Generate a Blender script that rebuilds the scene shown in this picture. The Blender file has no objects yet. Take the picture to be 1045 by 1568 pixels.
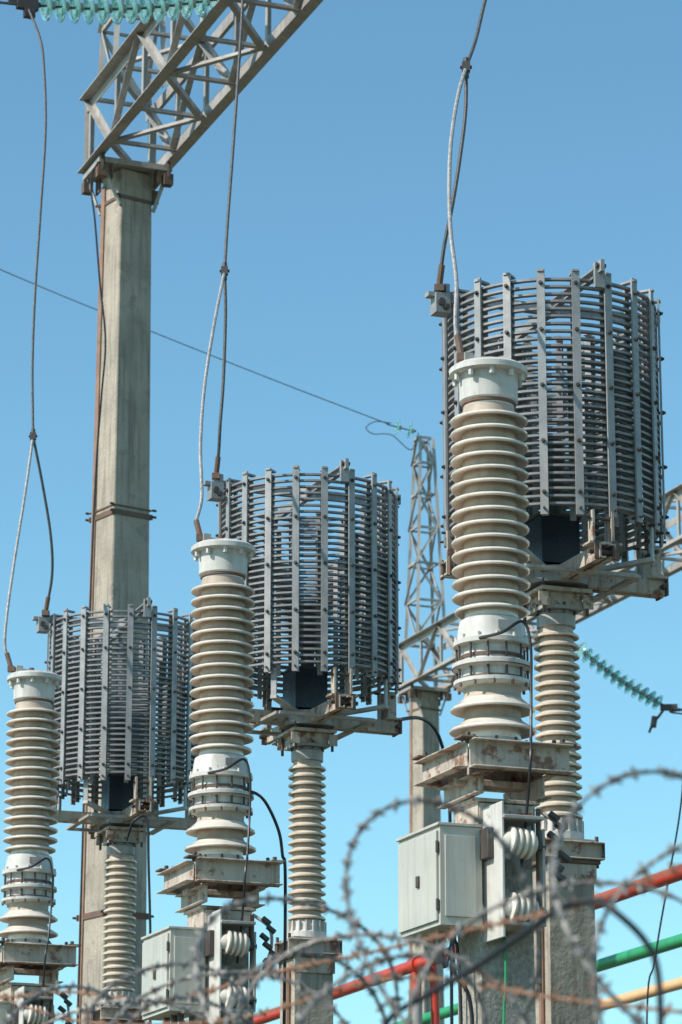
import bpy, math, random
from mathutils import Vector, Matrix
random.seed(4)
sc=bpy.context.scene
U=Vector((.359,-.933,0)).normalized()
V=Vector((.933,.359,0)).normalized()
ROT=math.atan2(V.y,V.x)
Z3=Vector((0,0,1))

# ---------------------------------------------------------------- materials
def mat(name, base, col2=None, rough=.6, metal=0, scale=6, rust=0, rustcol=(.13,.052,.026), streak=0, bump=.1,
        bscale=60, thr=.5, trans=0, grime=None, coat=0, rscale=9):
    m=bpy.data.materials.new(name); m.use_nodes=True
    nt=m.node_tree; N=nt.nodes; Lk=nt.links; N.clear()
    out=N.new("ShaderNodeOutputMaterial"); p=N.new("ShaderNodeBsdfPrincipled"); Lk.new(p.outputs[0],out.inputs[0])
    tc=N.new("ShaderNodeTexCoord"); oi=N.new("ShaderNodeObjectInfo")
    mu=N.new("ShaderNodeMath"); mu.operation='MULTIPLY'; mu.inputs[1].default_value=37.0; Lk.new(oi.outputs['Random'],mu.inputs[0])
    ad=N.new("ShaderNodeVectorMath"); ad.operation='ADD'; Lk.new(tc.outputs['Object'],ad.inputs[0]); Lk.new(mu.outputs[0],ad.inputs[1])
    def noise(sc_,det=5,vec=None,ro=.6):
        n=N.new("ShaderNodeTexNoise"); n.inputs['Scale'].default_value=sc_; n.inputs['Detail'].default_value=det
        n.inputs['Roughness'].default_value=ro
        Lk.new(vec or ad.outputs[0],n.inputs['Vector']); return n
    def ramp(src,a,b):
        r=N.new("ShaderNodeMapRange"); r.inputs[1].default_value=a; r.inputs[2].default_value=b; Lk.new(src,r.inputs[0]); return r
    def mix(fac,a,b,mode='MIX'):
        x=N.new("ShaderNodeMix"); x.data_type='RGBA'; x.blend_type=mode
        Lk.new(fac,x.inputs[0])
        for i,q in ((6,a),(7,b)):
            if isinstance(q,tuple): x.inputs[i].default_value=(*q,1)
            else: Lk.new(q,x.inputs[i])
        return x.outputs[2]
    c2=col2 or tuple(v*.7 for v in base)
    n1=noise(scale); col=mix(ramp(n1.outputs[0],.35,.68).outputs[0],tuple(base),tuple(c2))
    if streak:
        mp=N.new("ShaderNodeMapping"); mp.inputs['Scale'].default_value=(22,22,1.3); Lk.new(ad.outputs[0],mp.inputs[0])
        n2=noise(1.0,6,mp.outputs[0]); r=ramp(n2.outputs[0],.48,.72)
        r.inputs[4].default_value=streak
        col=mix(r.outputs[0],col,grime or tuple(v*.35 for v in base))
    if rust:
        n3=noise(rscale,8,None,.7); r=ramp(n3.outputs[0],thr,thr+.06); r.inputs[4].default_value=rust
        n4=noise(rscale*5,4); rc=mix(n4.outputs[0],rustcol,tuple(v*2.2 for v in rustcol))
        col=mix(r.outputs[0],col,rc)
    Lk.new(col,p.inputs['Base Color'])
    n5=noise(scale*2.3,4); r=ramp(n5.outputs[0],.3,.7); r.inputs[3].default_value=max(.03,rough-.12); r.inputs[4].default_value=min(1,rough+.15)
    Lk.new(r.outputs[0],p.inputs['Roughness']); p.inputs['Metallic'].default_value=metal
    if trans: p.inputs['Transmission Weight'].default_value=trans
    if coat: p.inputs['Coat Weight'].default_value=coat
    if bump:
        nb=noise(bscale,6); b=N.new("ShaderNodeBump"); b.inputs['Strength'].default_value=bump; b.inputs['Distance'].default_value=.01
        Lk.new(nb.outputs[0],b.inputs['Height']); Lk.new(b.outputs[0],p.inputs['Normal'])
    return m
M_porc=mat("porcelain_glaze",(.80,.72,.62),(.70,.61,.51),rough=.2,scale=5,bump=.03,streak=.25,grime=(.42,.33,.25),coat=.6)
M_pshade_dirt=mat("porcelain_shaded_dusty_underside",(.52,.42,.33),(.40,.31,.235),rough=.5,scale=9,bump=.03,streak=.35,grime=(.26,.18,.13))  # darker brown paints shade under sheds and on cores into the colour, plus dust
M_porc2=mat("porcelain_glaze_yellowed",(.74,.63,.51),(.62,.51,.40),rough=.3,scale=5,bump=.03,streak=.3,grime=(.36,.27,.20),coat=.3)
M_white=mat("weathered_white_paint",(.66,.63,.58),(.54,.51,.46),rough=.5,rust=.7,thr=.63,streak=.5,grime=(.34,.27,.21))
M_cream=mat("cream_painted_steel_rusting",(.56,.48,.40),(.44,.37,.30),rough=.6,rust=.9,thr=.53,streak=.65,grime=(.18,.11,.075),rscale=7)
M_alu=mat("weathered_aluminium_slat",(.38,.37,.36),(.27,.265,.26),rough=.5,metal=.15,scale=9,streak=.3)
M_ring=mat("dull_coil_conductor",(.30,.295,.29),(.20,.195,.195),rough=.45,metal=.15,scale=7)
M_dark=mat("dark_blue_tuning_housing",(.012,.02,.035),rough=.35,bump=.02)
M_rust=mat("rusty_steel",(.18,.12,.09),(.12,.08,.06),rough=.8,rust=.75,thr=.53)
M_brown=mat("rusty_brown_strip",(.34,.20,.135),(.24,.14,.095),rough=.8,rust=.4,thr=.58)
M_bolt=mat("bolt_dark_steel",(.12,.10,.09),rough=.6,metal=.5)
M_galv=mat("galvanised_steel",(.47,.44,.40),(.32,.295,.27),rough=.55,metal=.1,scale=3,rust=.6,thr=.62,streak=.5,grime=(.19,.14,.10))
M_conc=mat("cast_concrete",(.47,.40,.32),(.34,.295,.235),rough=.95,scale=2.2,bump=1.0,bscale=24,streak=.75,grime=(.17,.145,.115),rust=.4,rustcol=(.13,.11,.085),thr=.55,rscale=4)
M_conc2=mat("speckled_concrete",(.46,.42,.36),(.24,.22,.185),rough=.95,scale=34,bump=1.0,bscale=70,streak=.5,grime=(.15,.135,.11))
M_box=mat("grey_green_enamel",(.54,.51,.44),(.46,.44,.38),rough=.45,scale=3,rust=.5,thr=.66,streak=.45,grime=(.30,.26,.20),bump=.05)
M_wire=mat("stranded_aluminium",(.12,.115,.11),(.07,.07,.066),rough=.5,metal=.3,scale=30,bump=.4,bscale=200)
M_wirel=mat("light_stranded_aluminium",(.44,.42,.40),(.22,.21,.20),rough=.5,metal=.2,scale=40,bump=.4,bscale=200)
M_black=mat("black_cable_sheath",(.018,.019,.022),rough=.5)
M_red=mat("red_enamel",(.60,.055,.025),(.50,.04,.02),rough=.4,scale=3,streak=.3,grime=(.25,.04,.03))
M_green=mat("green_enamel",(.03,.32,.12),(.025,.25,.1),rough=.4)
M_yel=mat("faded_orange_enamel",(.80,.42,.18),(.72,.46,.25),rough=.45)
M_barb=mat("galvanised_barbed_wire",(.30,.28,.26),(.15,.14,.13),rough=.5,metal=.25,scale=12,rust=.6,thr=.56)
M_barbr=mat("rusted_barbed_wire",(.32,.17,.10),(.22,.115,.07),rough=.8,scale=12)
M_glass=mat("teal_toughened_glass",(.60,.93,.90),(.52,.91,.87),rough=.08,trans=.8,bump=0)
M_ground=mat("dry_grass_and_gravel_ground",(.13,.115,.08),(.06,.075,.035),rough=.95,scale=.6,bump=.8,bscale=30)

# ---------------------------------------------------------------- mesh builder
class MB:
    def __init__(s): s.v=[];s.f=[];s.m=[];s.mats=[]
    def mi(s,m):
        if m not in s.mats: s.mats.append(m)
        return s.mats.index(m)
    def add(s,vs,fs,m):
        o=len(s.v); s.v+= [tuple(x) for x in vs]; k=s.mi(m)
        for f in fs: s.f.append(tuple(o+i for i in f)); s.m.append(k)
    def box(s,c,hx,hy,hz,m):
        c=Vector(c);vs=[c+hx*a+hy*b+hz*d for a in(-1,1) for b in(-1,1) for d in(-1,1)]
        s.add(vs,[(0,1,3,2),(4,6,7,5),(0,4,5,1),(2,3,7,6),(0,2,6,4),(1,5,7,3)],m)
    def bx(s,x0,x1,y0,y1,z0,z1,m):
        s.box(((x0+x1)/2,(y0+y1)/2,(z0+z1)/2),Vector(((x1-x0)/2,0,0)),Vector((0,(y1-y0)/2,0)),Vector((0,0,(z1-z0)/2)),m)
    def frame(s,p0,p1,up=None):
        d=(Vector(p1)-Vector(p0)); L=d.length; d.normalize()
        up=Vector(up) if up is not None else (Z3 if abs(d.z)<.95 else Vector((1,0,0)))
        a=d.cross(up).normalized(); b=a.cross(d).normalized(); return d,a,b,L
    def beam(s,p0,p1,w,h,m,up=None):
        d,a,b,L=s.frame(p0,p1,up); j=random.uniform(-.0015,.0015)
        s.box((Vector(p0)+Vector(p1))/2+a*j+b*j,d*(L/2),a*(w/2),b*(h/2),m)
    def prof(s,p0,p1,pts,m,up=None):
        d,a,b,L=s.frame(p0,p1,up); n=len(pts); j=random.uniform(-.0015,.0015)
        vs=[Vector(q)+a*(x+j)+b*(y+j) for q in(p0,p1) for x,y in pts]
        fs=[(i,(i+1)%n,(i+1)%n+n,i+n) for i in range(n)]+[tuple(range(n))[::-1],tuple(range(n,2*n))]
        s.add(vs,fs,m)
    def angle(s,p0,p1,w,m,up=None,t=.008,fx=1,fy=1):
        s.prof(p0,p1,[(0,0),(w*fx,0),(w*fx,t*fy),(t*fx,t*fy),(t*fx,w*fy),(0,w*fy)],m,up)
    def channel(s,p0,p1,h,w,m,t=.009,fx=1,up=None):
        s.prof(p0,p1,[(0,-h/2),(w*fx,-h/2),(w*fx,-h/2+t),(t*fx,-h/2+t),(t*fx,h/2-t),(w*fx,h/2-t),(w*fx,h/2),(0,h/2)],m,up)
    def lathe(s,pr,m,n=40,o=(0,0,0),axis=(0,0,1),cap=True):
        ax=Vector(axis).normalized(); t=Vector((1,0,0)) if abs(ax.x)<.9 else Vector((0,1,0))
        a=(t-ax*t.dot(ax)).normalized(); b=ax.cross(a); o=Vector(o)
        cs=[(math.cos(2*math.pi*i/n),math.sin(2*math.pi*i/n)) for i in range(n)]
        base=len(s.v)
        for q in pr:
            for cx,cy in cs: s.v.append(tuple(o+ax*q[1]+(a*cx+b*cy)*max(q[0],1e-4)))
        for j in range(len(pr)-1):
            mm=pr[j][2] if len(pr[j])>2 else m; k=s.mi(mm)
            for i in range(n):
                i2=(i+1)%n
                s.f.append((base+j*n+i,base+j*n+i2,base+(j+1)*n+i2,base+(j+1)*n+i)); s.m.append(k)
        if cap:
            k=s.mi(m); s.f.append(tuple(base+i for i in range(n))[::-1]); s.m.append(k)
            e=base+(len(pr)-1)*n; s.f.append(tuple(e+i for i in range(n))); s.m.append(k)
    def cyl(s,p0,p1,r,m,n=10,r1=None):
        d=Vector(p1)-Vector(p0); s.lathe([(r,0),(r if r1 is None else r1,d.length)],m,n,p0,d)
    def tube(s,pts,r,m,n=6,sub=8,smooth=True):
        P=[Vector(p) for p in pts]
        if smooth and len(P)>2: P=catmull(P,sub)
        base=len(s.v); k=s.mi(m); prev=None
        for i,p in enumerate(P):
            d=(P[min(i+1,len(P)-1)]-P[max(i-1,0)]).normalized()
            if prev is None:
                t=Z3 if abs(d.z)<.9 else Vector((1,0,0)); a=(t-d*t.dot(d)).normalized()
            else: a=(prev-d*prev.dot(d)).normalized()
            prev=a; b=d.cross(a)
            for j in range(n):
                th=2*math.pi*j/n; s.v.append(tuple(p+a*(r*math.cos(th))+b*(r*math.sin(th))))
        for i in range(len(P)-1):
            for j in range(n):
                j2=(j+1)%n; s.f.append((base+i*n+j,base+i*n+j2,base+(i+1)*n+j2,base+(i+1)*n+j)); s.m.append(k)
        s.f.append(tuple(base+j for j in range(n))[::-1]); s.m.append(k)
        e=base+(len(P)-1)*n; s.f.append(tuple(e+j for j in range(n))); s.m.append(k)
        return P
    def ring(s,r,z,w,h,m,n=64,c=(0,0)):
        base=len(s.v);k=s.mi(m)
        for i in range(n):
            th=2*math.pi*i/n;cx,cy=math.cos(th),math.sin(th)
            for rr,zz in((r-w/2,z-h/2),(r+w/2,z-h/2),(r+w/2,z+h/2),(r-w/2,z+h/2)):
                s.v.append((c[0]+cx*rr,c[1]+cy*rr,zz))
        for i in range(n):
            for j in range(4):
                s.f.append((base+i*4+j,base+((i+1)%n)*4+j,base+((i+1)%n)*4+(j+1)%4,base+i*4+(j+1)%4));s.m.append(k)
    def mesh(s,name):
        me=bpy.data.meshes.new(name); me.from_pydata(s.v,[],s.f)
        for m in s.mats: me.materials.append(m)
        me.polygons.foreach_set("material_index",s.m); me.update()
        import bmesh
        bm=bmesh.new(); bm.from_mesh(me); bmesh.ops.recalc_face_normals(bm,faces=bm.faces); bm.to_mesh(me); bm.free()
        me.polygons.foreach_set("use_smooth",[True]*len(me.polygons)); me.set_sharp_from_angle(angle=math.radians(38)); me.update()
        return me
    def obj(s,name,loc=(0,0,0),rz=0): return put(s.mesh(name),name,loc,rz)
def put(me,name,loc=(0,0,0),rz=0):
    o=bpy.data.objects.new(name,me); o.location=loc; o.rotation_euler=(0,0,rz); sc.collection.objects.link(o); return o
def catmull(P,sub):
    Q=[P[0]*2-P[1]]+P+[P[-1]*2-P[-2]]; out=[]
    for i in range(1,len(Q)-2):
        a,b,c_,d=Q[i-1],Q[i],Q[i+1],Q[i+2]
        for j in range(sub):
            t=j/sub; out.append(.5*((2*b)+(c_-a)*t+(2*a-5*b+4*c_-d)*t*t+(3*b-a-3*c_+d)*t**3))
    out.append(P[-1]); return out

# ---------------------------------------------------------------- capacitor voltage transformer
def bolts(b,r,z0,z1,n,rad=.009,m=M_bolt,off=0):
    for i in range(n):
        th=2*math.pi*(i+off)/n; x,y=r*math.cos(th),r*math.sin(th); b.cyl((x,y,z0),(x,y,z1),rad,m,6)
def shed(rc,rr,z,h):
    return [(rc,z+.014,M_pshade_dirt),(rc+.5*(rr-rc),z+.007,M_pshade_dirt),(rr-.012,z),(rr-.002,z+.003),(rr,z+.009),(rr-.003,z+.016),(rr-.012,z+.021),(rc+.012,z+h*.42,M_pshade_dirt),(rc,z+h*.55,M_pshade_dirt)]
def cvt():
    b=MB()
    b.lathe([(.02,0),(.195,0),(.195,.022),(.165,.024),(.155,.05),(.15,.055)],M_white,56)
    bolts(b,.18,-.02,.05,10)
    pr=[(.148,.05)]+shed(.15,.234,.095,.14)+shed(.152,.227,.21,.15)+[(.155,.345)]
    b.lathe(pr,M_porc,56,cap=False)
    b.lathe([(.15,.335),(.20,.345),(.207,.352),(.207,.372),(.18,.376),(.172,.385),(.172,.425),(.198,.432),(.214,.44),(.214,.465),(.205,.47),(.172,.472),(.165,.49),(.165,.555),(.2,.558),(.207,.562),(.207,.588),(.198,.592),(.19,.596),(.185,.62),(.18,.66),(.172,.70),(.15,.715)],M_white,56,cap=False)
    bolts(b,.19,.375,.44,12,.008); bolts(b,.19,.47,.56,12,.007); bolts(b,.193,.588,.612,12,.011,M_white,.5); bolts(b,.2,.33,.355,12,.009,M_rust,.3)
    b.ring(.17,.50,.006,.018,M_rust,40); b.ring(.176,.383,.008,.008,M_rust,40); b.ring(.212,.441,.006,.006,M_rust,40)
    b.bx(-.045,.045,-.189,-.183,.625,.675,M_galv)
    pr=[(.145,.705)]
    n=15;z0=.745;p=(1.89-z0)/n
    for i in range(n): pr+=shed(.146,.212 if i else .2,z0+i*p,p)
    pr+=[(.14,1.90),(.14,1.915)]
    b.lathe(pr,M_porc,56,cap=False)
    b.lathe([(.138,1.905,M_rust),(.150,1.912,M_rust),(.150,1.926,M_white),(.160,1.935),(.160,1.99),(.163,2.06),(.166,2.078),(.205,2.082),(.214,2.088),(.214,2.118),(.206,2.124),(.185,2.138),(.04,2.156)],M_white,56)
    bolts(b,.187,2.045,2.085,10,.015,M_white)
    b.cyl((-.03,-.02,2.15),(-.03,-.02,2.19),.02,M_rust,8); b.bx(-.15,-.1,-.03,.02,2.13,2.2,M_galv); b.bx(-.14,.0,-.02,.0,2.165,2.178,M_galv)
    return b.mesh("capacitor_voltage_transformer")
# ---------------------------------------------------------------- line trap
def trap():
    b=MB(); n=31; z0=.36; p=(1.69-z0)/(n-1)
    for i in range(n):
        b.ring(.607,z0+i*p,.032,.013,M_ring,64)
    for i in range(22):
        b.ring(.50,z0+.03+i*p,.026,.013,M_ring,56)
    for i in range(20):
        th=2*math.pi*(i+.35)/20; d=Vector((math.cos(th),math.sin(th),0)); t=Vector((-d.y,d.x,0))
        zb=.29+random.uniform(-.006,.006); zt=1.745+random.uniform(-.008,.008)
        b.box(d*.636+Z3*((zb+zt)/2),t*.023,d*.006,Z3*((zt-zb)/2),M_alu)
        zi=.12 if i%5==0 else .30
        b.box(d*.578+Z3*((zi+1.7)/2),t*.019,d*.006,Z3*(1.7-zi)/2,M_alu)
        if i%2==0: b.box(d*.468+Z3*(.30+.52),t*.017,d*.006,Z3*.52,M_alu)
        b.box(d*.60+Z3*1.735,t*.018,d*.05,Z3*.006,M_alu)
        b.cyl(d*.54+Z3*.325,d*.665+Z3*.325,.008,M_bolt,6)
        for z in (.42,.72,1.05,1.38,1.66):
            b.cyl(d*.56+Z3*z,d*.662+Z3*z,.0085,M_bolt,6)
            b.cyl(d*.642+Z3*z,d*.652+Z3*z,.013,M_bolt,6)
    for k,(dx,dy) in enumerate(((1,0),(0,1),(-1,0),(0,-1))):
        d=Vector((dx,dy,0)); t=Vector((-dy,dx,0))
        b.channel(d*.03+Z3*1.72,d*.66+Z3*1.72,.06,.035,M_alu)
        b.box(d*.667+Z3*1.71,t*.03,d*.012,Z3*.075,M_alu)
        b.box(d*.69+Z3*1.755,t*.012,d*.028,Z3*.035,M_alu)
        b.cyl(d*.69-t*.03+Z3*1.76,d*.69+t*.03+Z3*1.76,.014,M_bolt,6)
    b.cyl(Vector((0,0,1.68)),Vector((0,0,1.76)),.06,M_alu,16)
    b.bx(-.75,-.66,-.05,.045,1.60,1.72,M_alu); b.bx(-.79,-.75,-.03,.03,1.70,1.725,M_alu); b.cyl((-.72,-.07,1.66),(-.72,.07,1.66),.022,M_bolt,8)
    b.cyl((-.69,-.08,1.63),(-.69,.08,1.63),.016,M_bolt,8)
    for k,(dx,dy) in enumerate(((1,0),(0,1),(-1,0),(0,-1))):
        d=Vector((dx,dy,0)); t=Vector((-dy,dx,0))
        b.channel(d*.02+t*.05+Z3*.075,d*.70+t*.05+Z3*.075,.085,.04,M_cream)
        b.channel(d*.02-t*.05+Z3*.075,d*.70-t*.05+Z3*.075,.085,.04,M_cream,fx=-1)
        b.box(d*.63+Z3*.124,t*.10,d*.05,Z3*.006,M_cream)
        for s_ in(-1,1):
            b.box(d*.62+t*(.06*s_)+Z3*.22,t*.007,d*.03,Z3*.10,M_cream)
            b.box(d*.685+t*(.055*s_)+Z3*.08,t*.02,d*.006,Z3*.055,M_rust)
        b.cyl(d*.62-t*.08+Z3*.28,d*.62+t*.08+Z3*.28,.013,M_bolt,8)
        b.cyl(d*.66-t*.1+Z3*.075,d*.66+t*.1+Z3*.075,.015,M_bolt,8)
    for k in range(4):
        th=math.pi/4+k*math.pi/2; d=Vector((math.cos(th),math.sin(th),0))
        b.beam(d*.1+Z3*.09,d*.60+Z3*.13,.045,.025,M_galv)
        b.box(d*.59+Z3*.22,Vector((-d.y,d.x,0))*.02,d*.006,Z3*.10,M_alu)
        th2=th+math.pi/2; e=Vector((math.cos(th2),math.sin(th2),0))
        b.beam(d*.50+Z3*.04,e*.50+Z3*.04,.045,.02,M_galv)
    b.lathe([(.2,.02),(.2,.045),(.17,.05),(.17,.12),(.1,.13)],M_galv,28)
    b.bx(-.15,.09,-.15,.09,.135,.41,M_dark); b.bx(-.16,.10,-.16,.10,.41,.425,M_bolt)
    b.lathe([(.05,.42),(.05,.6),(.07,.62),(.07,.9),(.03,.92)],M_bolt,14)
    return b.mesh("line_trap")
# ---------------------------------------------------------------- post insulator
def post():
    b=MB()
    b.bx(-.15,.15,-.15,.15,-.012,.006,M_galv)
    b.lathe([(.135,.006),(.135,.05),(.118,.06),(.112,.125),(.1,.135)],M_white,32,cap=False)
    for i in range(16):
        th=2*math.pi*i/16; d=Vector((math.cos(th),math.sin(th),0)); b.box(d*.122+Z3*.07,d*.014,Vector((-d.y,d.x,0))*.005,Z3*.055,M_white)
    n=19; z0=.135; p=(1.235-z0)/n; pr=[(.095,z0-.005)]
    for i in range(n): pr+=[(.096,z0+i*p+.012,M_pshade_dirt),(.122,z0+i*p+.003),(.131,z0+i*p+.006),(.132,z0+i*p+.016),(.124,z0+i*p+.022),(.099,z0+i*p+p*.62,M_pshade_dirt)]
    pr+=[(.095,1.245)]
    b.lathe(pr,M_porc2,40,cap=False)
    b.lathe([(.09,1.235),(.112,1.245),(.112,1.31),(.095,1.32),(.095,1.335)],M_galv,24)
    b.bx(-.125,.125,-.125,.125,1.336,1.356,M_galv)
    bolts(b,.115,1.32,1.375,8,.01)
    b.bx(-.115,.115,-.115,.115,1.357,1.43,M_cream)
    b.bx(-.16,.16,-.16,.16,1.43,1.452,M_cream)
    for sx in(-1,1):
        for sy in(-1,1):
            b.cyl((sx*.135,sy*.135,1.30),(sx*.135,sy*.135,1.5),.011,M_bolt,6)
            b.box((sx*.14,sy*.14,1.38),Vector((.03,0,0)),Vector((0,.006,0)),Vector((0,0,.04)),M_cream)
    return b.mesh("post_insulator")
# ---------------------------------------------------------------- columns with steel heads
def colA():
    b=MB()
    b.channel((-.27,-.30,-.085),(.30,-.30,-.085),.15,.07,M_cream,fx=1)
    b.channel((-.27,.30,-.085),(.30,.30,-.085),.15,.07,M_cream,fx=1)
    b.channel((-.27,-.295,-.09),(-.27,.31,-.09),.13,.06,M_cream,fx=-1)
    b.channel((.26,-.29,-.09),(.26,.29,-.09),.13,.06,M_cream,fx=-1)
    b.bx(-.2,.2,-.2,.2,-.02,-.004,M_cream); b.bx(-.05,.05,-.295,.295,-.09,-.022,M_cream)
    for sx in(-1,1):
        for sy in(-1,1):
            b.bx(sx*.28-.05,sx*.28+.05,sy*.29-.05,sy*.29+.05,-.009,.004,M_rust)
            b.cyl((sx*.27,sy*.29,-.03),(sx*.27,sy*.29,.03),.016,M_bolt,6); b.cyl((sx*.23,sy*.27,-.03),(sx*.23,sy*.27,.026),.013,M_bolt,6)
    b.bx(-.27,.30,-.302,-.292,-.166,-.158,M_rust)
    b.channel((-.17,-.26,-.225),(-.17,.26,-.225),.11,.05,M_cream,fx=-1)
    b.channel((.17,-.26,-.225),(.17,.26,-.225),.11,.05,M_cream,fx=1)
    b.bx(-.24,.24,-.05,.05,-.2,-.164,M_cream)
    b.bx(-.19,.19,-.17,.17,-.305,-.285,M_cream)
    for sx in(-1,1): b.bx(sx*.16-.005,sx*.16+.005,-.16,.16,-.56,-.30,M_cream); b.bx(-.155,.155,sx*.16-.005,sx*.16+.005,-.40,-.31,M_cream)
    h0=-.31; b.add([(-.148,-.148,h0),(.148,-.148,h0),(.148,.148,h0),(-.148,.148,h0),(-.17,-.17,-4.9),(.17,-.17,-4.9),(.17,.17,-4.9),(-.17,.17,-4.9)],
        [(0,1,2,3),(4,7,6,5),(0,4,5,1),(1,5,6,2),(2,6,7,3),(3,7,4,0)],M_conc2)
    for zz in(-.42,-.97): b.bx(-.13,.10,-.42,-.15,zz-.01,zz+.01,M_galv)
    b.bx(-.135,-.120,-.40,-.15,-1.04,-.34,M_white); b.bx(-.118,-.06,-.24,-.152,-1.0,-.5,M_bolt)
    b.bx(-.17,-.136,-.30,-.17,-.62,-.46,M_bolt)
    for zz in(-.54,-.88):
        pr=[(.03,-.03),(.05,0)]
        for i in range(4): pr+=[(.052,.012+i*.034),(.078,.018+i*.034),(.08,.024+i*.034),(.078,.031+i*.034),(.052,.038+i*.034)]
        pr+=[(.06,.155),(.035,.17)]
        b.lathe(pr,M_porc,28,(-.10,-.37,zz),(1,0,-.12))
        b.cyl((.065,-.37,zz-.02),(.12,-.37,zz-.025),.022,M_bolt,8)
    b.bx(.10,.114,-.39,-.34,-.97,-.47,M_galv); b.cyl((.117,-.30,-.35),(.117,-.28,-1.3),.014,M_rust,8)
    for q in range(7):
        a=Vector((.20+.03*math.sin(q*2),-.26-.015*q,-.36-.055*q)); b.cyl(a,a+Vector((.045,-.02,-.04)),.018,M_bolt,8)
    b.tube([(.15,-.2,-.33),(.24,-.27,-.42),(.25,-.29,-.55),(.2,-.27,-.70)],.011,M_galv,6)
    b.tube([(-.02,-.16,-.95),(-.03,-.19,-1.2),(-.04,-.18,-1.45),(-.02,-.18,-1.6),(.2,-.19,-1.62)],.008,M_green,6)
    return b.mesh("equipment_support_column")
def jbox():
    b=MB()
    b.bx(-.395,-.16,-.20,.36,-.965,-.45,M_box)
    b.bx(-.41,-.155,-.212,.372,-.45,-.435,M_box)
    b.bx(-.409,-.397,-.18,.34,-.94,-.475,M_box)
    b.bx(-.37,-.20,-.212,-.201,-.92,-.5,M_box)
    b.bx(-.42,-.41,.04,.075,-.74,-.68,M_bolt)
    for zz in(-.56,-.86): b.cyl((-.407,-.19,zz-.03),(-.407,-.19,zz+.03),.009,M_bolt,8)
    b.bx(-.16,-.148,-.12,.12,-.9,-.5,M_galv)
    for y in(-.08,.05,.2): b.cyl((-.28,y,-1.02),(-.28,y,-.96),.022,M_bolt,10); 
    b.tube([(-.28,-.08,-1.0),(-.27,-.09,-1.2),(-.19,-.1,-1.35),(-.185,-.1,-1.9),(-.19,-.1,-4.8)],.012,M_black,6)
    b.tube([(-.28,.05,-1.0),(-.27,.05,-1.15),(-.19,.03,-1.3),(-.185,.03,-4.8)],.01,M_black,6)
    return b.mesh("electrical_junction_box")
def colB():
    b=MB()
    b.channel((-.19,-.14,-.06),(.19,-.14,-.06),.10,.05,M_cream,fx=1); b.channel((-.19,.14,-.06),(.19,.14,-.06),.10,.05,M_cream,fx=1)
    b.bx(-.17,.17,-.17,.17,-.135,-.113,M_rust)
    for sx in(-1,1): b.bx(-.15,.15,sx*.152-.005,sx*.152+.005,-.24,-.135,M_cream)
    for sx in(-1,1):
        for sy in(-1,1): b.cyl((sx*.17,sy*.12,-.15),(sx*.17,sy*.12,.03),.012,M_bolt,6)
    h0=-.135
    b.add([(-.14,-.14,h0),(.14,-.14,h0),(.14,.14,h0),(-.14,.14,h0),(-.165,-.165,-4.6),(.165,-.165,-4.6),(.165,.165,-4.6),(-.165,.165,-4.6)],
        [(0,1,2,3),(4,7,6,5),(0,4,5,1),(1,5,6,2),(2,6,7,3),(3,7,4,0)],M_conc)
    b.cyl((-.155,-.06,-.2),(-.165,-.06,-4.6),.018,M_brown,8)
    return b.mesh("trap_support_column")
mc,mt,mp,ma,mj,mb=cvt(),trap(),post(),colA(),jbox(),colB()
CV=[(.806,16.5,4.86),(-.78,20.3,4.86),(-2.40,24.25,4.86)]
TR=[(1.235,17.7),(-.235,21.7),(-1.80,25.7)]
for i in range(3):
    put(mc,"capacitor_voltage_transformer",CV[i],ROT+(0,.05,-.04)[i])
    put(ma,"concrete_support_column",CV[i],ROT)
    put(mj,"electrical_junction_box",CV[i],ROT)
    put(mt,"line_trap",(*TR[i],6.03),ROT+(0,.03,-.025)[i])
    put(mp,"post_insulator",(*TR[i],4.57),ROT)
    put(mb,"concrete_support_column",(*TR[i],4.57),ROT)

# ---------------------------------------------------------------- gantry
def truss(b,O,L,w,h,pan,m,cw=.12):
    C={}
    for a in(-1,1):
        for t in(0,1):
            p=O+V*(a*w/2)+Z3*(h*t); C[a,t]=p
            b.angle(p,p+U*L,cw,m,fx=-a,fy=-1 if t else 1,t=.011)
    n=int(L/pan)
    for i in range(n+1):
        s=U*(L*i/n)
        for a in(-1,1): b.angle(C[a,0]+s,C[a,1]+s,.06,m,up=U)
        for t in(0,1): b.angle(C[-1,t]+s,C[1,t]+s,.055,m)
        if i<n:
            s2=U*(L*(i+1)/n)
            for a in(-1,1):
                if i%2: b.angle(C[a,0]+s,C[a,1]+s2,.07,m)
                else: b.angle(C[a,1]+s,C[a,0]+s2,.07,m)
            for t in(0,1):
                if i%2: b.angle(C[-1,t]+s,C[1,t]+s2,.06,m)
                else: b.angle(C[1,t]+s,C[-1,t]+s2,.06,m)
        for a in(-1,1):
            for t in(0,1): b.box(C[a,t]+s+V*(a*.006)+Z3*(.05 if t==0 else -.05),U*.10,V*.004,Z3*.055,m)
def spire(b,O,w0,w1,h,n,m):
    def P(k,sx,sy):
        w=(w0+(w1-w0)*k)/2; return O+V*(sx*w)+U*(sy*w)+Z3*(h*k)
    cs=[(-1,-1),(1,-1),(1,1),(-1,1)]
    for c_ in cs: b.angle(P(0,*c_),P(1,*c_),.06,m)
    ks=[1-(1-i/n)**1.15 for i in range(n+1)]
    for i in range(n):
        for j in range(4):
            c0,c1=cs[j],cs[(j+1)%4]
            if (i+j)%2: b.angle(P(ks[i],*c0),P(ks[i+1],*c1),.04,m,t=.005)
            else: b.angle(P(ks[i],*c1),P(ks[i+1],*c0),.04,m,t=.005)
            b.angle(P(ks[i+1],*c0),P(ks[i+1],*c1),.04,m,t=.005)
PR=math.radians(14)
U2=Matrix.Rotation(PR,3,'Z')@U; V2=Matrix.Rotation(PR,3,'Z')@V
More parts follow.
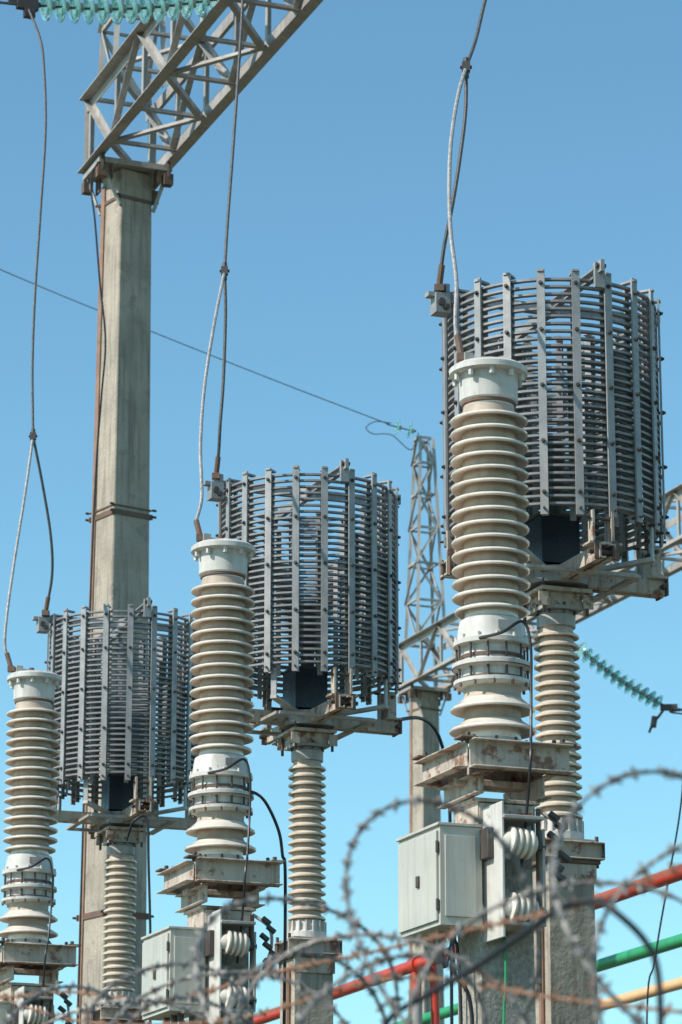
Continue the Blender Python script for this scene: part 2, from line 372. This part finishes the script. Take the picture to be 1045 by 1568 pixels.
def gantry(O,L,nm):
    e=bpy.data.objects.new(nm,None); sc.collection.objects.link(e)
    b=MB(); zb=14.02
    truss(b,O+Z3*zb-U*.35,L+.7,.66,.84,.92,M_galv)
    for k in(0,L):
        spire(b,O+U*k+Z3*(zb+.86),.56,.26,3.9,6,M_galv)
        if k==0:
            for sx in(-1,1):
                b.angle(O+V*(sx*.36)-U*.42+Z3*(zb-.02),O+V*(sx*.36)-U*.42+Z3*(zb+.86),.08,M_galv)
    o=b.obj("lattice_beam"); o.parent=e
    for k in(0,L):
        b=MB(); Q=O+U*k; w0,w1=.285,.192
        vs=[Q+V2*(sx*w)+U2*(sy*w)+Z3*z for w,z in((w0,0),(w1,13.92)) for sx,sy in((-1,-1),(1,-1),(1,1),(-1,1))]
        b.add(vs,[(3,2,1,0),(4,5,6,7),(0,1,5,4),(1,2,6,5),(2,3,7,6),(3,0,4,7)],M_conc)
        o=b.obj("concrete_pole"); o.parent=e; bv=o.modifiers.new("b",'BEVEL'); bv.width=.02; bv.segments=2
        b=MB()
        for z,hh in((10.18,.045),(10.25,.012),(6.1,.05),(13.6,.03)):
            w=.285-.0067*z+.006
            for s_ in(-1,1):
                b.box(Q+U2*(s_*w)+Z3*z,V2*(w+.02),U2*.006,Z3*hh/1.7,M_rust); b.box(Q+V2*(s_*w)+Z3*z,U2*(w+.01),V2*.006,Z3*hh/1.7,M_rust)
                for s2 in(-1,1): b.cyl(Q+V2*(s2*(w+.01))+U2*(s_*(w+.02))+Z3*z,Q+V2*(s2*(w+.05))+U2*(s_*(w+.02))+Z3*z,.013,M_bolt,6)
        b.box(Q+Z3*13.955,V*.40,U*.30,Z3*.03,M_galv)
        for sx in(-1,1):
            for sy in(-1,1):
                b.box(Q+V*(sx*.25)+U*(sy*.22)+Z3*13.86,V*.01,U*.07,Z3*.09,M_rust); b.beam(Q+V2*(sx*.2)+U2*(sy*.2)+Z3*13.5,Q+V*(sx*.36)+U*(sy*.25)+Z3*13.93,.05,.02,M_galv)
                b.box(Q+V*(sx*.36)+U*(sy*.26)+Z3*13.83,V*.05,U*.05,Z3*.06,M_rust)
                b.cyl(Q+V*(sx*.36)+U*(sy*.3)+Z3*13.85,Q+V*(sx*.36)+U*(sy*.3)+Z3*14.05,.02,M_bolt,6)
        b.beam(Q-V2*.293-U2*.21+Z3*0.0,Q-V2*.202-U2*.14+Z3*13.8,.012,.07,M_brown,up=U2)
        o=b.obj("steel_fittings"); o.parent=e
    return e
gantry(Vector((-2.25,31.2,0)),17,"lattice_gantry")
gantry(Vector((1.53,56.9,0)),18,"lattice_gantry")

# ---------------------------------------------------------------- glass strings
def gstring(p0,p1,n,r=.135):
    b=MB(); p0=Vector(p0);p1=Vector(p1);d=p1-p0;L=d.length;d.normalize();m_=L*.06;s=(L-2*m_)/n
    b.cyl(p0,p0+d*m_,.02,M_bolt,8);b.cyl(p1-d*m_,p1,.025,M_bolt,8)
    for i in range(n):
        sag=-Z3*(.06*math.sin(math.pi*(i+.5)/n)*L/1.8)
        o=p0+d*(m_+i*s)+sag
        b.lathe([(.02,0),(.042,.005),(.045,.05),(.03,.06)],M_galv,14,o,d)
        b.lathe([(.045,.045),(.10,.058),(r,.085),(r+.002,.092),(r-.01,.096),(.105,.078),(.1,.10),(.088,.076),(.075,.098),(.065,.074),(.03,.07),(.03,.052)],M_glass,32,o,d,cap=False)
        b.cyl(o+d*.05,o+d*(s+.01),.012,M_bolt,8)
    return b.obj("glass_insulator_string")
gstring((-1.0,27.42,14.22),(-2.86,26.6,13.77),13,.145)
gstring((.86,23.12,14.0),(-.72,22.52,13.45),12)
gstring((2.42,19.07,14.0),(.82,18.46,13.45),12)
gstring((3.75,50.35,13.36),(5.35,51.13,12.44),12,.14)
b=MB(); b.tube([(3.55,50.2,14.0),(3.75,50.35,13.36)],.02,M_bolt,6)
b.tube([(5.35,51.13,12.45),(5.63,51.2,12.42),(6.79,51.5,12.33),(20,56,12.6)],.014,M_wire,6)
b.tube([(5.35,51.13,12.45),(5.24,51.1,12.3),(5.13,51.1,12.16),(5.06,51.1,12.01)],.022,M_bolt,6)
b.box((5.4,51.13,12.44),Vector((.14,0,0)),Vector((0,.04,0)),Vector((0,0,.05)),M_bolt)
b.cyl((5.13,51.1,12.1),(5.16,51.1,12.28),.05,M_bolt,8)
b.obj("line_conductor")
gstring((1.40,56.6,18.86),(.86,56.5,18.98),2,.16)
b=MB()
b.tube([(-12.5,51.9,23.4),(-6.19,54.2,21.2),(-3.54,54.8,20.25),(-1.23,55.6,19.54),(.86,56.5,18.98)],.010,M_wire,6)
b.tube([(.94,56.5,18.99),(.64,56.5,19.02),(.47,56.5,18.9),(.6,56.5,18.78),(.94,56.5,18.76),(1.3,56.6,18.5),(1.45,56.7,18.86)],.010,M_wire,6)
b.obj("earth_wire")
b=MB()
for p in((-2.86,26.6,13.77),(-.74,22.5,13.44),(.84,18.46,13.46)):
    p=Vector(p); b.tube([p,p-V*6-Z3*.25,p-V*14-Z3*.1],.014,M_wire,6)
    b.box(p,V*.1,U*.03,Z3*.04,M_bolt)
b.box((-2.9,26.6,13.82),V*.14,U*.02,Z3*.05,M_bolt); b.box((-2.84,26.6,13.70),V*.05,U*.03,Z3*.05,M_bolt)
b.obj("overhead_line_conductor")
def clamp(b,p):
    p=Vector(p); b.box(p,Vector((.024,0,0)),Vector((0,.026,0)),Z3*.028,M_bolt); b.cyl(p-Vector((.035,.0,0)),p+Vector((.035,0,0)),.011,M_bolt,6); b.cyl(p-Z3*.07,p+Z3*.06,.018,M_wire,8)
def drop(main,c_,t_,r=.0115):
    b=MB(); b.tube(main,r,M_wire,8)
    b.tube([main[-1]]+c_,r*1.05,M_wirel,8); b.tube([main[-1]]+t_,r,M_wire,8)
    clamp(b,main[-1]); 
    for e in(c_,t_):
        a=Vector(e[-1]); q=Vector(e[-2]); d=(q-a).normalized(); b.cyl(a,a+d*.14,.019,M_rust,8); b.box(a,Vector((.028,0,0)),Vector((0,.03,0)),Z3*.02,M_rust)
    b.obj("dropper_cable")
drop([(-2.862,26.6,13.77),(-2.714,26.4,13.348),(-2.65,26.2,12.943),(-2.604,26,12.298),(-2.6,25.7,11.386),(-2.596,25.4,10.564),(-2.581,25.2,9.857),(-2.539,25,9.181)],
 [(-2.575,24.8,8.609),(-2.612,24.5,7.982),(-2.636,24.3,7.504),(-2.639,24.25,7.228),(-2.58,24.22,7.04)],
 [(-2.457,25.1,8.778),(-2.392,25.2,8.387),(-2.382,25.3,8.079),(-2.44,25.42,7.78)])
drop([(-.74,22.5,13.44),(-.76,22.3,12.39),(-.75,22.2,11.8),(-.77,22,11.12),(-.8,21.7,10.27),(-.82,21.5,9.74),(-.83,21.3,9.29)],
 [(-.89,21,8.77),(-.94,20.8,8.27),(-.95,20.5,7.76),(-.93,20.35,7.35),(-.96,20.3,7.16),(-.93,20.26,7.04)],
 [(-.82,21.3,8.97),(-.83,21.3,8.48),(-.85,21.3,8.14),(-.86,21.35,7.96),(-.88,21.42,7.80)])
drop([(.84,18.46,13.46),(1.02,18.5,12.6),(1.12,18.5,11.7),(1.12,18.4,11.0),(1.01,18.2,10.36),(.89,18,9.87),(.82,17.8,9.52),(.75,17.6,9.25)],
 [(.69,17.4,8.97),(.64,17.2,8.6),(.62,17,8.23),(.62,16.8,7.88),(.64,16.6,7.53),(.63,16.5,7.23),(.66,16.46,7.04)],
 [(.74,17.5,8.93),(.7,17.4,8.59),(.65,17.35,8.27),(.60,17.38,8.02),(.57,17.42,7.78)])
b=MB()
b.tube([(-2.50,30.85,14.0),(-2.59,30.7,13.69),(-2.53,30.6,13.18),(-2.46,30.5,12.5),(-2.39,30.5,11.87),(-2.42,30.55,11.32),(-2.47,30.7,10.63),(-2.5,30.7,9.28),(-2.53,30.7,6.03),(-2.54,30.7,.1)],.010,M_black,6)
b.obj("earthing_cable")
b=MB(); b.tube([(.38,21.9,6.15),(.55,22.2,6.23),(.66,22.4,6.21),(.73,22.6,6.12),(.77,22.8,5.96),(.8,23,5.61),(.8,23.1,3.0)],.013,M_black,6); b.obj("earthing_cable")
b=MB(); b.tube([(3.42,30,9),(3.3,30,7.43),(3.24,30,6.9),(3.1,30,6.2),(2.97,30,5.52),(2.87,30,4.73),(2.8,30,.2)],.009,M_black,6); b.obj("earthing_cable")
def sigcable(o):
    dx=Vector(o)-Vector(CV[0]); b=MB()
    P=[(.73,16.3,5.43),(.85,16.25,5.45),(.96,16.3,5.52),(1.0,16.3,5.4),(1.0,16.3,5.17),(.99,16.22,4.9),(.98,16.12,4.75),(.96,16.2,4.48),(.93,16.25,4.2)]
    b.tube([Vector(p)+dx for p in P],.0085,M_black,6); b.obj("signal_cable")
for o in CV: sigcable(o)
b=MB(); b.tube([(-.70,20.3,5.32),(-.60,20.2,5.33),(-.5,20.3,5.29),(-.41,20.4,5.12),(-.38,20.4,4.95),(-.36,20.4,4.7),(-.37,20.4,3)],.011,M_black,6); b.obj("signal_cable")
b=MB(); b.tube([(-1.66,24.3,5.7),(-1.6,24.2,5.83),(-1.5,24.2,5.85),(-1.48,24.2,5.5),(-1.45,24.2,4.6),(-1.45,24.2,3)],.010,M_black,6); b.obj("signal_cable")

# ---------------------------------------------------------------- painted tubular buses
def bus(p,d,m,l0,l1,posts):
    b=MB(); p=Vector(p); d=Vector(d).normalized()
    b.cyl(p+d*l0,p+d*l1,.066,m,20)
    for k in posts:
        q=p+d*k
        b.cyl(q-Z3*.02,q-Z3*.35,.05,m,14); b.lathe([(.09,0),(.09,.16)],m,18,q-d*.08-Z3*0,d)
        b.cyl(q-Z3*.35,(q.x,q.y,3.9),.06,M_galv,12); 
        pr=[(.06,3.9)]
        for i in range(8): pr+=[(.07,3.92+i*.09),(.12,3.94+i*.09),(.12,3.96+i*.09),(.07,3.99+i*.09)]
        b.lathe(pr,M_porc,20,(q.x,q.y,0)); b.cyl((q.x,q.y,0),(q.x,q.y,3.92),.09,M_galv,12)
        b.tube([q+V*.0-Z3*.0,q+V*.16+Z3*.02,q+V*.2-Z3*.2,q+V*.22-Z3*.9],.05,m,10)
    b.obj("tubular_busbar")
D=(-.359,.933,-.012)
bus((3.03,28,6.04),D,M_red,-6,12.5,(6.2,-5))
bus((3.49,32.4,6.04),D,M_green,-8,9.5,(7.2,-7))
bus((3.87,36,6.05),D,M_yel,-9,4.2,(3.9,-7))

# ---------------------------------------------------------------- barbed wire and fence
def barbed(b,P,m,r=.0031,sp=.044,bl=.016,bt=1.1):
    tot=0; out=[[],[]]; nxt=.01; barbs=[]; prev=None; ref=None
    for i,p in enumerate(P):
        d=(P[min(i+1,len(P)-1)]-P[max(i-1,0)]).normalized()
        t=Z3 if abs(d.z)<.9 else Vector((1,0,0))
        if ref is None: ref=(t-d*t.dot(d)).normalized()
        ref=(ref-d*ref.dot(d)).normalized(); q=d.cross(ref)
        if prev is not None: tot+=(p-prev).length
        prev=p; ph=tot*170
        for k in(0,1):
            s_=1 if k else -1; out[k].append(p+(ref*math.cos(ph)+q*math.sin(ph))*r*s_*.7)
        if tot>nxt:
            nxt+=sp*random.uniform(.8,1.2); barbs.append((p,d,ref.copy(),q.copy()))
    for o in out: b.tube(o,r,m,5,smooth=False)
    for p,d,a,q in barbs:
        ph=random.uniform(0,6.28)
        for k in range(2):
            t=ph+k*1.5; e=(a*math.cos(t)+q*math.sin(t)+d*random.uniform(-.7,.7)).normalized()
            c0=p+d*(k*.007)
            b.lathe([(.0008,-bl),(.003*bt,-bl*.6),(.0040*bt,0),(.003*bt,bl*.6),(.0008,bl)],m,5,c0,e)
        b.lathe([(r*1.8,-.010),(r*2.0,0),(r*1.8,.010)],m,6,p,d)
def coil(ctrl,hand,ph0,m,name,jit=.03):
    C=[Vector(c_[:3]) for c_ in ctrl]; R=[c_[3] for c_ in ctrl]
    ax=Vector((.455,-.89,0)).normalized(); w=Vector((.89,.455,0)).normalized()
    turns=len(C)-1; n=80; P=[]
    Cs=catmull(C,n)
    for i,c_ in enumerate(Cs):
        t=i/n; k=min(int(t),turns-1); f=t-k; r=R[k]*(1-f)+R[k+1]*f
        th=ph0+hand*2*math.pi*t
        r*=1+jit*math.sin(2.3*th)+.03*math.sin(3*th+t*1.7)
        P.append(c_+w*(r*math.cos(th))+Z3*(r*math.sin(th))+ax*(.05*math.sin(2*th)))
    b=MB(); barbed(b,P,m); b.obj(name)
coil([(-1.25,9.6,2.25,.26),(-.98,8.8,2.27,.26),(-.68,8.0,2.29,.27),(-.40,7.3,2.28,.26),(-.10,6.6,2.31,.28),(.17,5.95,2.37,.29),(.52,5.5,2.365,.27),(.78,5.05,2.36,.27),(1.0,4.5,2.36,.27)],1,1.2,M_barb,"barbed_wire_coil")
coil([(-1.3,9.7,2.22,.25),(-1.05,9.1,2.25,.26),(-.76,8.3,2.25,.26),(-.5,7.7,2.27,.26),(-.2,7.0,2.25,.25),(.14,6.2,2.22,.25),(.50,5.6,2.24,.25),(.76,5.2,2.28,.26)],-1,.4,M_barb,"barbed_wire_coil")
coil([(-.55,7.7,2.17,.24),(-.25,7.0,2.20,.25),(-.03,6.5,2.20,.25),(.12,6.1,2.16,.24)],1,2.6,M_barb,"barbed_wire_coil",.06)
b=MB(); barbed(b,catmull([Vector(p) for p in[(-1.05,8.8,2.63),(-.71,8.2,2.59),(-.44,7.8,2.52),(-.18,7.3,2.52),(.05,6.7,2.49),(.25,6.2,2.47),(.41,5.7,2.44),(.57,5.3,2.45),(.67,5.1,2.47),(.9,4.6,2.5)]],60),M_barbr,sp=.09,r=.0026); b.obj("barbed_wire_strand")
b=MB(); barbed(b,catmull([Vector(p) for p in[(-1.07,8.9,2.71),(-.7,8.3,2.53),(-.27,7.5,2.44),(.11,6.8,2.45),(.41,5.9,2.3),(.63,5.3,2.2)]],90),M_barbr,sp=.1,r=.0024); b.obj("barbed_wire_strand")
b=MB(); b.tube([(.05,5.9,2.12),(.08,5.8,2.24),(.15,5.7,2.28),(.23,5.55,2.31),(.31,5.4,2.35),(.37,5.3,2.38),(.42,5.25,2.385),(.45,5.2,2.36),(.5,5.2,2.31),(.52,5.2,2.25),(.52,5.2,2.1)],.0058,M_black,10); b.obj("black_cable")
f=Vector((.455,-.89,0)).normalized(); A=Vector((.16,5.95,0)); b=MB(); wv=Vector((.89,.455,0))
for k in range(-5,3):
    q=A+f*(k*2.0); b.box(q+Z3*1.02,wv*.035,f*.035,Z3*1.02,M_galv); b.box(q+Z3*2.06,wv*.045,f*.045,Z3*.02,M_galv)
for z in(.15,1.1,2.0): b.beam(A-f*10+Z3*z,A+f*4+Z3*z,.03,.03,M_galv)
for i in range(230):
    q=A-f*10+f*(i*.061)
    b.cyl(q+Z3*.1,q+Z3*2.03,.0025,M_galv,4)
for z in range(1,20): b.beam(A-f*10+Z3*(z*.1),A+f*4+Z3*(z*.1),.004,.004,M_galv)
b.obj("welded_wire_fence")

b=MB(); b.add([(-1500,-1500,0),(1500,-1500,0),(1500,1500,0),(-1500,1500,0)],[(0,1,2,3)],M_ground); b.obj("ground")

for o in sc.objects:
    if o.name.startswith(("electrical_junction_box","concrete_support_column")):
        bv=o.modifiers.new("bevel",'BEVEL'); bv.width=.006; bv.segments=2; bv.limit_method='ANGLE'; bv.angle_limit=math.radians(60)

# ---------------------------------------------------------------- light, world, camera
EL=math.radians(42); sd=Vector((-.88,-.47,0)).normalized()
sv=Vector((sd.x*math.cos(EL),sd.y*math.cos(EL),math.sin(EL)))
l=bpy.data.lights.new("sun",'SUN'); l.energy=5.0; l.angle=math.radians(.5); l.color=(1,.94,.86)
lo=bpy.data.objects.new("sun",l); lo.rotation_euler=sv.to_track_quat('Z','Y').to_euler(); sc.collection.objects.link(lo)
w=bpy.data.worlds.new("World"); sc.world=w; w.use_nodes=True; nt=w.node_tree; nt.nodes.clear()
sk=nt.nodes.new("ShaderNodeTexSky"); sk.sky_type='NISHITA'; sk.sun_disc=False; sk.sun_elevation=EL; sk.sun_rotation=math.atan2(sd.x,sd.y)
sk.air_density=1.0; sk.dust_density=.25; sk.ozone_density=1.3
mx=nt.nodes.new("ShaderNodeMix"); mx.data_type='RGBA'; mx.blend_type='MULTIPLY'; mx.inputs[0].default_value=1; mx.inputs[7].default_value=(.80,1.18,1.16,1)
bg=nt.nodes.new("ShaderNodeBackground"); bg.inputs[1].default_value=.15; ow=nt.nodes.new("ShaderNodeOutputWorld")
nt.links.new(sk.outputs[0],mx.inputs[6]); nt.links.new(mx.outputs[2],bg.inputs[0]); nt.links.new(bg.outputs[0],ow.inputs[0])
cd=bpy.data.cameras.new("camera"); cd.sensor_fit='VERTICAL'; cd.sensor_height=36; cd.lens=4850/1568*36; cd.clip_end=5000
cd.dof.use_dof=True; cd.dof.focus_distance=18.5; cd.dof.aperture_fstop=6.7
co=bpy.data.objects.new("camera",cd); co.location=(0,0,1.6); co.rotation_euler=(math.radians(90+15.5),0,0); sc.collection.objects.link(co); sc.camera=co
sc.view_settings.view_transform='Standard'; sc.view_settings.look='None'; sc.view_settings.exposure=0
